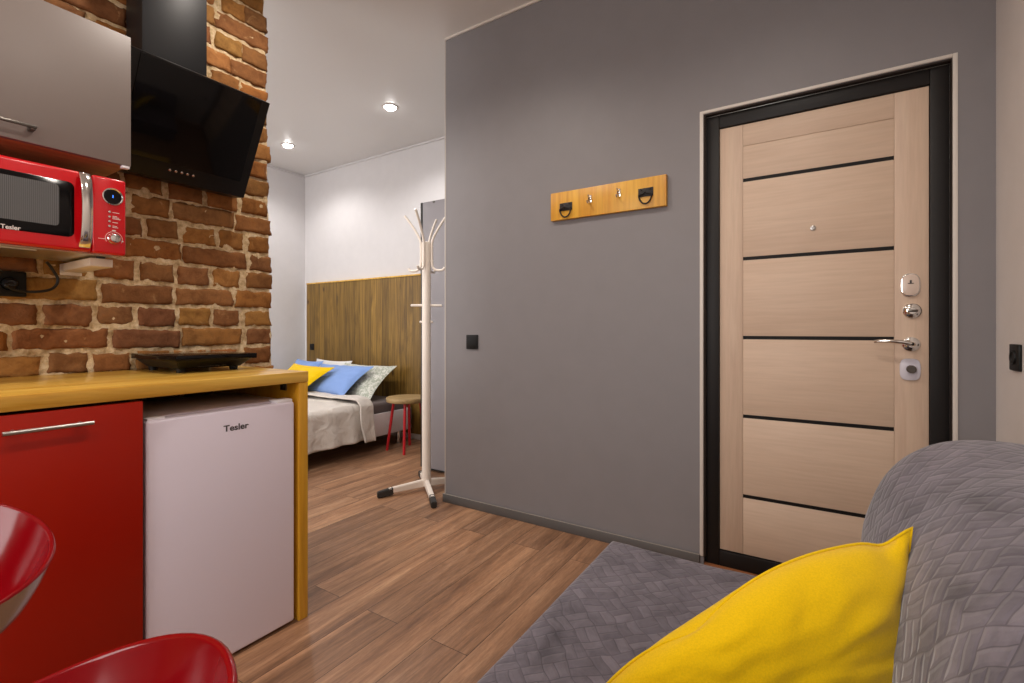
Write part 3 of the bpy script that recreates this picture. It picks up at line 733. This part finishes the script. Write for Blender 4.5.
# ------------------------------------------------------------------ bar stools
def make_stool():
    r = thing('bar_stool', '', 'bar stool')
    zb, dz, ru, rv, pw = .802, .099, .180, .191, 1.653
    NA, NR = 72, 14
    zc = zb - dz - .085           # lowest point of the bowl
    def surf(a, s, off):
        rim = zb - dz + dz * ((1 + math.cos(a)) / 2) ** pw
        k = (1 - (1 - s) ** 1.0)
        rad = s ** .8
        x = ru * math.cos(a) * rad; y = rv * math.sin(a) * rad
        z = zc + (rim - zc) * (s ** 3.2) 
        return x, y, z
    def inner(i, j):
        a = 2 * PI * i / NA; s = (j / (NR - 1))
        x, y, z = surf(a, s, 0); return Vector((x, y, z))
    mb = MB(); mb.grid(inner, NA, NR, True)
    seat = mb
    # rolled lip
    def lip(i, j):
        a = 2 * PI * i / NA; x, y, z = surf(a, 1.0, 0); q = j / 6 * PI
        d = Vector((math.cos(a), math.sin(a), 0))
        return Vector((x, y, z)) + d * (.004 - .004 * math.cos(q)) + Vector((0, 0, 1)) * (.004 * math.sin(q))
    seat.grid(lip, NA, 7, True)
    seat.build('seat', 'red_gloss', r, 60, True)
    def outer(i, j):
        a = 2 * PI * i / NA; s = 1 - .74 * j / (NR - 1); x, y, z = surf(a, s, 0)
        d = Vector((math.cos(a), math.sin(a), 0)); k = j / (NR - 1)
        return Vector((x, y, z)) + d * (.007 + .003 * math.sin(PI * min(1, k * 1.6)) ** .7) + Vector((0, 0, -.014 * min(1, k * 3)))
    mb = MB(); mb.grid(outer, NA, NR, True); mb.prism([(.072 * math.cos(2 * PI * k / 36), .072 * math.sin(2 * PI * k / 36)) for k in range(36)], 'Z', zc - .019, zc - .010)
    mb.build('shell', 'shell_under', r, 60, True)
    MB().lathe([(0, zc - .06), (.03, zc - .06), (.045, zc - .03), (.07, zc - .024), (.07, zc - .018), (0, zc - .018)], 28).build('swivel_plate', 'steel', r)
    MB().lathe([(0, zc - .3), (.0175, zc - .3), (.0175, zc - .05), (0, zc - .05)], 24).build('gas_lift', 'chrome', r)
    MB().lathe([(0, .03), (.03, .03), (.03, zc - .27), (.024, zc - .26), (0, zc - .26)], 28).build('column', 'chrome', r)
    MB().lathe([(0, 0), (.2, 0), (.205, .004), (.2, .010), (.12, .018), (.05, .03), (.034, .05), (0, .05)], 48).build('base', 'chrome', r)
    fr_ = MB(); fr_.tube([(.12 * math.cos(a) + .05, .12 * math.sin(a), .26) for a in (-2.2 + 4.4 * k / 24 for k in range(25))], .008, 10)
    fr_.tube([(.05 + .12 * math.cos(-2.2), .12 * math.sin(-2.2), .26), (0, 0, .26), (.05 + .12 * math.cos(2.2), .12 * math.sin(2.2), .26)], .008, 10)
    fr_.build('footrest', 'chrome', r)
    tl = MB(); tl.tube(spline([(0, .01, zc - .045), (0, .06, zc - .05), (0, .12, zc - .045), (0, .15, zc - .06)], 6), .004, 8); tl.build('lift_lever', 'chrome', r)
    return r
s1 = make_stool(); s1.location = (-1.146, .079, 0); s1.rotation_euler.z = 2.97
s1['label'] = 'red bar stool at the left edge in front of red cabinet, underside showing'; s1['group'] = 'red bar stools'
s2 = dup(s1); s2.location = (-.5, .051, 0); s2.rotation_euler.z = 1.118
s2['label'] = 'nearest red bar stool at the bottom edge, in front of the fridge'

# ------------------------------------------------------------------ sofa
sofa = thing('sofa', 'grey quilted velvet sofa along the right wall before the door', 'sofa', (0, .88, 0))
SX0, SY1, SZ = -.556, 1.474, .432; SY0 = .30
def seat_prof():
    p = [(SX0 + .004, .02), (SX0, .15), (SX0 - .002, .30)]; r = .03
    for k in range(7):
        a = PI - k / 6 * PI / 2
        p.append((SX0 + r + r * math.cos(a), SZ - r + r * math.sin(a)))
    for k in range(1, 19): p.append((SX0 + r + (.2 - SX0 - r) * k / 18, SZ))
    return p
pp = seat_prof(); L = [0]
for a, b in zip(pp, pp[1:]): L.append(L[-1] + math.hypot(a[0] - b[0], a[1] - b[1]))
NYS = 90
def yst(i):      # last rows bend down the far end
    return i
ends = [(SY1 - .03, 0.0), (SY1 - .018, .004), (SY1 - .008, .012), (SY1 - .002, .022), (SY1, .03), (SY1 + .001, .15), (SY1, .39)]
ys = [(SY0 + SY1 - a, b) for a, b in ends[::-1]] + [(SY0 + .04 + (SY1 - .08 - SY0) * i / (NYS - 1), 0.0) for i in range(NYS)] + ends
YL = [0]
for a, b in zip(ys, ys[1:]): YL.append(YL[-1] + math.hypot(a[0] - b[0], a[1] - b[1]))
def seat_fn(i, j):
    y, drop = ys[i]; x, z = pp[j]
    q = Vector((x * 4, y * 4, 1.3)); wob = .006 * noise.noise(q) + .003 * noise.noise(q * 3)
    if j < 10: return Vector((x + wob * .6, y, min(z, SZ - drop) + (0 if z < .35 else wob)))
    return Vector((x, y, max(z - drop, .02) + wob))
MB().grid(seat_fn, len(ys), len(pp), uv=lambda i, j: (YL[i], L[j])).build('seat', 'quilt', sofa, 70)
bp = [(.080, .40), (.083, .45), (.087, .52), (.092, .60), (.101, .66), (.121, .725), (.145, .770), (.175, .808), (.210, .836), (.25, .855), (.30, .865), (.35, .865), (.40, .854), (.45, .826), (.495, .79), (.525, .74), (.538, .66), (.54, .40)]
bp2 = [tuple(v[:2]) for v in [Vector((a[0], a[1], 0)) for a in bp]]
bp2 = [(v.x, v.y) for v in spline([Vector((a[0], a[1], 0)) for a in bp], 3)]
BL = [0]
for a, b in zip(bp2, bp2[1:]): BL.append(BL[-1] + math.hypot(a[0] - b[0], a[1] - b[1]))
cx_, cz_ = .32, .5
bend = [(1.40, .004), (1.415, .012), (1.427, .026), (1.435, .05), (1.438, .09), (1.44, .2), (1.44, .5), (1.44, 1.0)]
bst = [(SY0 + 1.45 - a, b) for a, b in bend[::-1]] + [(SY0 + .07 + (1.31 - SY0) * i / 89, 0.0) for i in range(90)] + bend
BYL = [0]
for a, b in zip(bst, bst[1:]): BYL.append(BYL[-1] + abs(a[0] - b[0]) + abs(a[1] - b[1]) * .3)
def back_fn(i, j):
    y, k = bst[i]; x, z = bp2[j]
    q = Vector((x * 3.5, y * 3, z * 3.5)); w_ = .010 * noise.noise(q) + .004 * noise.noise(q * 3)
    d = Vector((x - cx_, 0, z - cz_)); d.normalize()
    x2 = x + (cx_ - x) * k + d.x * w_; z2 = z + (cz_ - z) * k + d.z * w_
    return Vector((min(x2, .545), y + .006 * noise.noise(q * 2 + Vector((5, 0, 0))), max(z2, .36)))
MB().grid(back_fn, len(bst), len(bp2), uv=lambda i, j: (BYL[i], BL[j])).build('backrest', 'quilt', sofa, 80)

# ------------------------------------------------------------------ pillows
def pillow(name, c, th, mat, label, seed=0, group=None, pinch=.05, n=30, seam=True, p=2.4, wr=1.0, edges=None, ear=None, back=.6, cut=None, dent=0.0):
    BLc, BR, TR, TL = [Vector(a) for a in c]
    nrm = (BR - BLc).cross(TL - BLc).normalized(); ctr = (BLc + BR + TR + TL) / 4
    def P(u, v, side):
        # pinch mid edges towards the middle, leaving ears at the corners
        pl, pr_, pb, pt = edges or (pinch,) * 4
        uu = u + (1 - (2 * v - 1) ** 2) * (pl * (1 - u) - pr_ * u); vv_ = v + (1 - (2 * u - 1) ** 2) * (pb * (1 - v) - pt * v)
        q = BLc * (1 - uu) * (1 - vv_) + BR * uu * (1 - vv_) + TR * uu * vv_ + TL * (1 - uu) * vv_
        e = max(0, 1 - abs(2 * u - 1) ** p) * max(0, 1 - abs(2 * v - 1) ** p)
        if ear: q = q + Vector(ear) * (u * v) ** 12
        if cut: q = q + Vector(cut) * ((1 - u) * v) ** 5
        if dent: q = q + Vector((0, 0, -dent * math.exp(-((u - .88) / .06) ** 2) * v ** 6))
        b = th * .5 * e ** .55 * (1 if side > 0 else back)
        k = Vector((u * 3.2 + seed, v * 3.2 + side * 7, seed * 1.7))
        rad = Vector((math.atan2(v - .5, u - .5) * 2.2 + seed, math.hypot(u - .5, v - .5) * 1.5, side * 3.0))
        edge = 1 - e
        w_ = wr * (.012 * noise.noise(k) * e + .011 * noise.noise(rad * 2.2) * (edge ** .7) * min(1, e * 5) + .005 * noise.noise(k * 3) * min(1, e * 4))
        return q + nrm * side * (b + w_)
    mb = MB()
    mb.grid(lambda i, j: P(i / (n - 1), j / (n - 1), 1), n, n); mb.grid(lambda i, j: P(i / (n - 1), j / (n - 1), -1), n, n)
    base = min((BLc, BR), key=lambda a: a.z)
    r = thing(name, label, 'pillow', (ctr.x, ctr.y, min(BLc.z, BR.z)), group)
    mb.build('cushion', mat, r, 85, True)
    if seam:
        ring = [P(i / (n - 1), 0, 0) for i in range(n)] + [P(1, i / (n - 1), 0) for i in range(1, n)] + [P(1 - i / (n - 1), 1, 0) for i in range(1, n)] + [P(0, 1 - i / (n - 1), 0) for i in range(1, n - 1)]
        MB().tube(ring, .0028, 6, closed=True).build('edge_seam', mat, r, 85)
    return r
pillow('throw_pillow', [(-.324, .647, .446), (.104, .856, .52), (.127, .999, .751), (-.182, .741, .674)], .17, 'pillow_yellow', 'large yellow pillow leaning on the grey sofa backrest', 3, None, .03, 44, cut=(.035, .0, -.022), dent=.009, edges=(-.05, .0, .03, -.12), ear=(.008, .01, .026), back=.25, wr=.75)

# ------------------------------------------------------------------ bed
bed = thing('bed', 'double bed with white rail and beige linen duvet against the wooden headboard', 'bed', (-4.26, 2.4, 0))
bX0, bX1, bY0, bY1 = -5.13, -3.37, 1.38, 3.46
rl = MB()
rl.box(bX1 - .025, bX1, bY0, bY1, .125, .332, .006); rl.box(bX0, bX0 + .025, bY0, bY1, .125, .332, .006); rl.box(bX0, bX1, bY0, bY0 + .025, .125, .332, .006); rl.box(bX0, bX1, bY1 - .025, bY1, .125, .332, .006)
rl.box(bX0 + .02, bX1 - .02, bY0 + .02, bY1 - .02, .22, .25); rl.build('bed_frame', 'bed_rail', bed)
for x in (bX0 + .06, bX1 - .05):
    for y in (bY0 + .08, bY1 - .13): MB().lathe([(0, 0), (.022, 0), (.022, .006), (.017, .01), (.017, .126), (0, .126)], 18, Matrix.Translation((x, y, 0))).build('leg', 'chrome', bed)
MB().box(bX0 + .03, bX1 - .03, bY0 + .03, bY1 - .02, .25, .425, .035, 4).build('mattress', 'mattress', bed)
dv_ = thing('duvet', 'beige linen duvet with a turned back cuff draped over the bed', 'duvet', (-4.26, 2.2, .5))
def drape(y0, y1, zt, xs, zlow, amp, ny, name, seed, off=0.0):
    prof = []
    for k in range(30): prof.append((bX0 + .02 + (xs - .06 - bX0 - .02) * k / 29, zt, 0))
    for k in range(1, 7):
        a = PI / 2 * (1 - k / 6); prof.append((xs - .06 + .06 * math.cos(a), zt - .06 + .06 * math.sin(a), 0))
    for k in range(1, 17): prof.append((xs + .012 * (k / 16), zt - .06 - (zt - .06 - zlow) * k / 16, k / 16))
    def fn(i, j):
        y = y0 + (y1 - y0) * i / (ny - 1); x, z, h_ = prof[j]
        q = Vector((x * 2.5 + seed, y * 6, z * 2)); w_ = noise.noise(q) * amp + noise.noise(q * 2.6) * amp * .5
        fold = (.5 + .5 * math.sin(y * 26 + 3 * noise.noise(Vector((seed, y * 2, z * 2))))) * h_ * .034
        if j < 32: return Vector((x, y, z + abs(w_) * 1.1 + .016 * max(0, noise.noise(Vector((x * 7, y * 3, seed)))) + off))
        return Vector((x + off + abs(w_) * .8 + fold, y + .02 * noise.noise(Vector((z * 6, y * 3, seed))), z + (.012 * noise.noise(Vector((y * 5, seed, 0))) if h_ > .9 else 0)))
    mb = MB(); mb.grid(fn, ny, len(prof))
    o_ = mb.build(name, 'duvet', dv_, 85)
    sm = o_.modifiers.new('thickness', 'SOLIDIFY'); sm.thickness = .014; sm.offset = -1 if False else 1
    return o_
drape(1.36, 2.87, .445, -3.345, .135, .02, 80, 'cover', 1.0)
drape(2.78, 2.915, .468, -3.325, .125, .014, 18, 'cuff', 5.0, .008)
G = 'pillows on the bed'
pillow('bed_pillow', [(-4.25, 3.06, .43), (-3.49, 3.03, .43), (-3.47, 3.36, .745), (-4.29, 3.40, .745)], .15, 'pillow_floral', 'pale floral pillow at the right of the bed, behind the blue one', 8, G, .06)
pillow('bed_pillow', [(-4.30, 2.90, .485), (-3.70, 2.90, .48), (-3.585, 3.17, .748), (-4.45, 3.22, .74)], .13, 'pillow_blue', 'blue pillow in front of the floral pillow on the bed', 11, G, .05)
pillow('bed_pillow', [(-4.64, 2.66, .475), (-4.10, 2.68, .475), (-3.945, 3.0, .735), (-4.60, 3.0, .75)], .12, 'pillow_yellow', 'yellow pillow in front of the blue pillow on the bed', 14, G, .05)
pillow('bed_pillow', [(-5.1, 3.10, .46), (-4.6, 3.10, .46), (-4.58, 3.34, .755), (-5.06, 3.34, .765)], .12, 'pillow_blue', 'blue pillow at the left corner of the bed, behind the yellow one', 17, G, .05)
pillow('bed_pillow', [(-4.9, 3.36, .43), (-4.32, 3.36, .43), (-4.28, 3.485, .76), (-4.9, 3.485, .765)], .08, 'pillow_white', 'white pillow standing against the headboard behind the blue pillows', 20, G, .05)
hb_ = thing('headboard', 'stained brown headboard of narrow upright planks along the far bedroom wall', 'headboard', (-4.2, FY, 0))
MB().box(-5.15, -3.285, FY - .03, FY - .001, 0.06, 1.645, .002).build('plank_panel', 'boards', hb_)
MB().box(-5.15, -3.285, FY - .036, FY - .001, 1.645, 1.66, .002).build('top_rail', 'counter', hb_)
plate_thing('wall_socket', 'small black socket on the wooden headboard at its left end', 'socket', 'Y-', (-5.04, FY - .03, .90), .075, .075, 'socket')

# round stool by the bed
ns = thing('stool', 'round wooden stool with red legs beside the bed', 'stool', (-3.155, 3.18, 0))
MB().lathe([(0, .446), (.176, .446), (.184, .452), (.186, .462), (.186, .480), (.182, .487), (0, .488)], 40, Matrix.Translation((-3.155, 3.18, 0))).build('seat', 'stool_wood', ns)
for a in (-.93, .64, 2.21, 3.78):
    c_, s_ = math.cos(a), math.sin(a)
    MB().tube([(-3.155 + .118 * c_, 3.18 + .118 * s_, .448), (-3.155 + .18 * c_, 3.18 + .18 * s_, .0)], .0125, 14).build('leg', 'red_leg', ns)

# wardrobe
wd = thing('wardrobe', 'tall grey wardrobe with a black edge behind the white coat stand', 'wardrobe', (-2.1, 3.0, 0))
WY = 2.79; wk = WY / 2.706
MB().box(-2.57, -1.6, WY + .02, 3.38, .02, 2.09, .002).build('body', 'dark_gap', wd)
MB().box(-2.598, -2.11, WY, WY + .02, .025, 2.10, .002).build('door', 'wardrobe', wd)
MB().box(-2.108, -1.6, WY, WY + .02, .025, 2.10, .002).build('door', 'wardrobe', wd)
MB().box(-2.618, -2.599, WY - .003, WY + .03, .025, 2.10, .002).build('edge_strip', 'black_metal', wd)
MB().box(-2.58, -1.6, WY + .04, 3.36, 0, .022).build('plinth', 'black_plastic', wd)
MB().box(-2.49, -2.47, WY - .006, WY + .002, 2.083, 2.096, .002).build('door_clip', 'gunmetal', wd)

# coat stand
pxc, pyc = -2.256, 2.46
cs = thing('coat_stand', 'white metal coat stand at the end of the grey wall', 'coat stand', (pxc, pyc, 0))
MB().tube([(pxc, pyc, .03), (pxc, pyc, .861)], .0305, 24).tube([(pxc, pyc, .86), (pxc, pyc, .866)], .029, 24).tube([(pxc, pyc, .865), (pxc, pyc, 1.70)], .0305, 24).lathe([(.0305, 0), (.026, .006), (0, .010)], 24, Matrix.Translation((pxc, pyc, 1.70))).build('pole', 'coat_white', cs)
for k in range(4):
    a = math.radians(287 + 90 * k); c_, s_ = math.cos(a), math.sin(a)
    rz = [(.135, 1.528), (.125, 1.513), (.10, 1.508), (.07, 1.512), (.05, 1.528), (.043, 1.552), (.041, 1.60), (.041, 1.68), (.046, 1.715), (.068, 1.76), (.11, 1.825), (.165, 1.895)]
    hkp = MB(); hkp.tube(spline([(pxc + r_ * c_, pyc + r_ * s_, z_) for r_, z_ in rz], 4), .0085, 10)
    for z_ in (1.575, 1.675): hkp.tube([(pxc + .025 * c_, pyc + .025 * s_, z_), (pxc + .05 * c_, pyc + .05 * s_, z_)], .006, 8)
    hkp.build('hook', 'coat_white', cs)
for k, z_, rr in ((12, 1.269, .105), ):
    a = math.radians(32); c_, s_ = math.cos(a), math.sin(a)
    for sg in (-1, 1): MB().tube([(pxc + sg * .02 * c_, pyc + sg * .02 * s_, z_), (pxc + sg * rr * c_, pyc + sg * rr * s_, z_), (pxc + sg * (rr + .003) * c_, pyc + sg * (rr + .003) * s_, z_)], [.0085, .0085, .005], 10).build('peg', 'coat_white', cs)
a = math.radians(212)
for sg in (-1, 1):
    c_, s_ = math.cos(a) * sg, math.sin(a) * sg
    MB().tube([(pxc + .02 * c_, pyc + .02 * s_, 1.155), (pxc + .042 * c_, pyc + .042 * s_, 1.155), (pxc + .046 * c_, pyc + .046 * s_, 1.155)], [.006, .0095, .006], 10).build('knob', 'coat_white', cs)
for ang, Lf in ((242, .335), (320, .365), (62, .30), (140, .335)):
    a = math.radians(ang); c_, s_ = math.cos(a), math.sin(a)
    def bar(r0, r1, z0a, z0b, z1a, z1b, w_):
        o4 = bmesh.new(); nx, ny = -s_, c_; vs = []
        for r_, za, zb_ in ((r0, z0a, z0b), (r1, z1a, z1b)):
            for sd, zz in ((-1, za), (1, za), (1, zb_), (-1, zb_)): vs.append(o4.verts.new((pxc + r_ * c_ + sd * w_ * nx, pyc + r_ * s_ + sd * w_ * ny, zz)))
        for idx in ((0, 1, 2, 3), (7, 6, 5, 4), (0, 4, 5, 1), (1, 5, 6, 2), (2, 6, 7, 3), (3, 7, 4, 0)): o4.faces.new([vs[i] for i in idx])
        bmesh.ops.recalc_face_normals(o4, faces=o4.faces[:]); bmesh.ops.bevel(o4, geom=o4.edges[:], offset=.005, segments=2, affect='EDGES')
        return o4
    lg = MB()._in(bar(.02, Lf - .07, .025, .075, .018, .052, .015)).build('leg', 'coat_white', cs)
    MB()._in(bar(Lf - .105, Lf, .010, .056, .0, .040, .0175)).build('foot_cap', 'rubber', lg)

# downlights
def downlight(x, y, lab, col, power, seen=True, blend=.6, angle=150):
    d = thing('downlight', lab, 'ceiling light', (x, y, H), 'recessed ceiling spots')
    MB().lathe([(.046, -.004), (.053, -.008), (.062, -.006), (.066, 0), (.046, 0)], 32, Matrix.Translation((x, y, H))).build('trim_ring', 'white_trim', d)
    MB().lathe([(0, -.024), (.022, -.023), (.036, -.018), (.044, -.010), (.047, -.001)], 24, Matrix.Translation((x, y, H))).build('lens', 'lamp', d)
    lt = bpy.data.lights.new('downlight_lamp', 'SPOT'); lt.energy = power; lt.color = col; lt.spot_size = math.radians(angle); lt.spot_blend = blend; lt.shadow_soft_size = .045
    lo_ = bpy.data.objects.new('downlight_lamp', lt); COL.objects.link(lo_); lo_.location = (0, 0, -.06); lo_.parent = d
    return d
WARM = (1, .895, .79); COOL = (1, .965, .93)
downlight(-3.0, 2.83, 'larger bright recessed spot in the bedroom ceiling, nearer the grey wall', COOL, 26)
downlight(-4.5, 2.865, 'smaller recessed spot in the bedroom ceiling, nearer the brick wall', COOL, 26)
downlight(-3.0, 1.2, 'recessed spot in the bedroom ceiling behind the brick wall, over the bed foot', COOL, 48)
downlight(-4.5, 1.2, 'recessed spot in the bedroom ceiling behind the brick wall, over the far corner', COOL, 48)
for x, y, l_, p_ in ((-1.6, 1.2, 'recessed spot over the brick wall end', 42), (-1.6, -.4, 'recessed spot over the worktop left end', 30), (-.2, .95, 'recessed spot over the sofa end', 34), (-.2, -.7, 'recessed spot nearest the rear of the room', 34)):
    downlight(x, y, l_ + ', above the picture', WARM, p_)

def area(name, loc, rot, sx, sy, power, col):
    lt = bpy.data.lights.new(name, 'AREA'); lt.shape = 'RECTANGLE'; lt.size = sx; lt.size_y = sy; lt.energy = power; lt.color = col
    ob_ = bpy.data.objects.new(name, lt); COL.objects.link(ob_); ob_.location = loc; ob_.rotation_euler = rot; return ob_
area('living_fill', (-1.29, -2.50, 1.65), (PI / 2, 0, 0), 1.28, 1.46, 46, (1, .97, .94))  # added area lamp, soft fill from behind the camera

area('bedroom_fill', (-3.95, -.97, 1.65), (PI / 2, 0, 0), 1.38, 1.46, 48, (1, .985, .96))  # added area lamp, evens out the light on the far bedroom wall

# world and camera
wr = bpy.data.worlds.new('world'); scn.world = wr; wr.use_nodes = True
wr.node_tree.nodes['Background'].inputs[0].default_value = (.75, .85, 1, 1); wr.node_tree.nodes['Background'].inputs[1].default_value = .6
cam = bpy.data.cameras.new('camera'); co = bpy.data.objects.new('camera', cam); COL.objects.link(co)
cam.sensor_width = 36; cam.lens = 477 / 1024 * 36; cam.clip_start = .01
cam.shift_y = -11.5 / 1024
co.location = (0, 0, 1.1); co.rotation_euler = (PI / 2, 0, math.radians(32.35)); scn.camera = co
vs_ = scn.view_settings
scn.display_settings.display_device = 'sRGB'
vs_.view_transform = 'Standard'; vs_.look = 'None'; vs_.gamma = 1.0; vs_.use_curve_mapping = False; vs_.exposure = 0.15
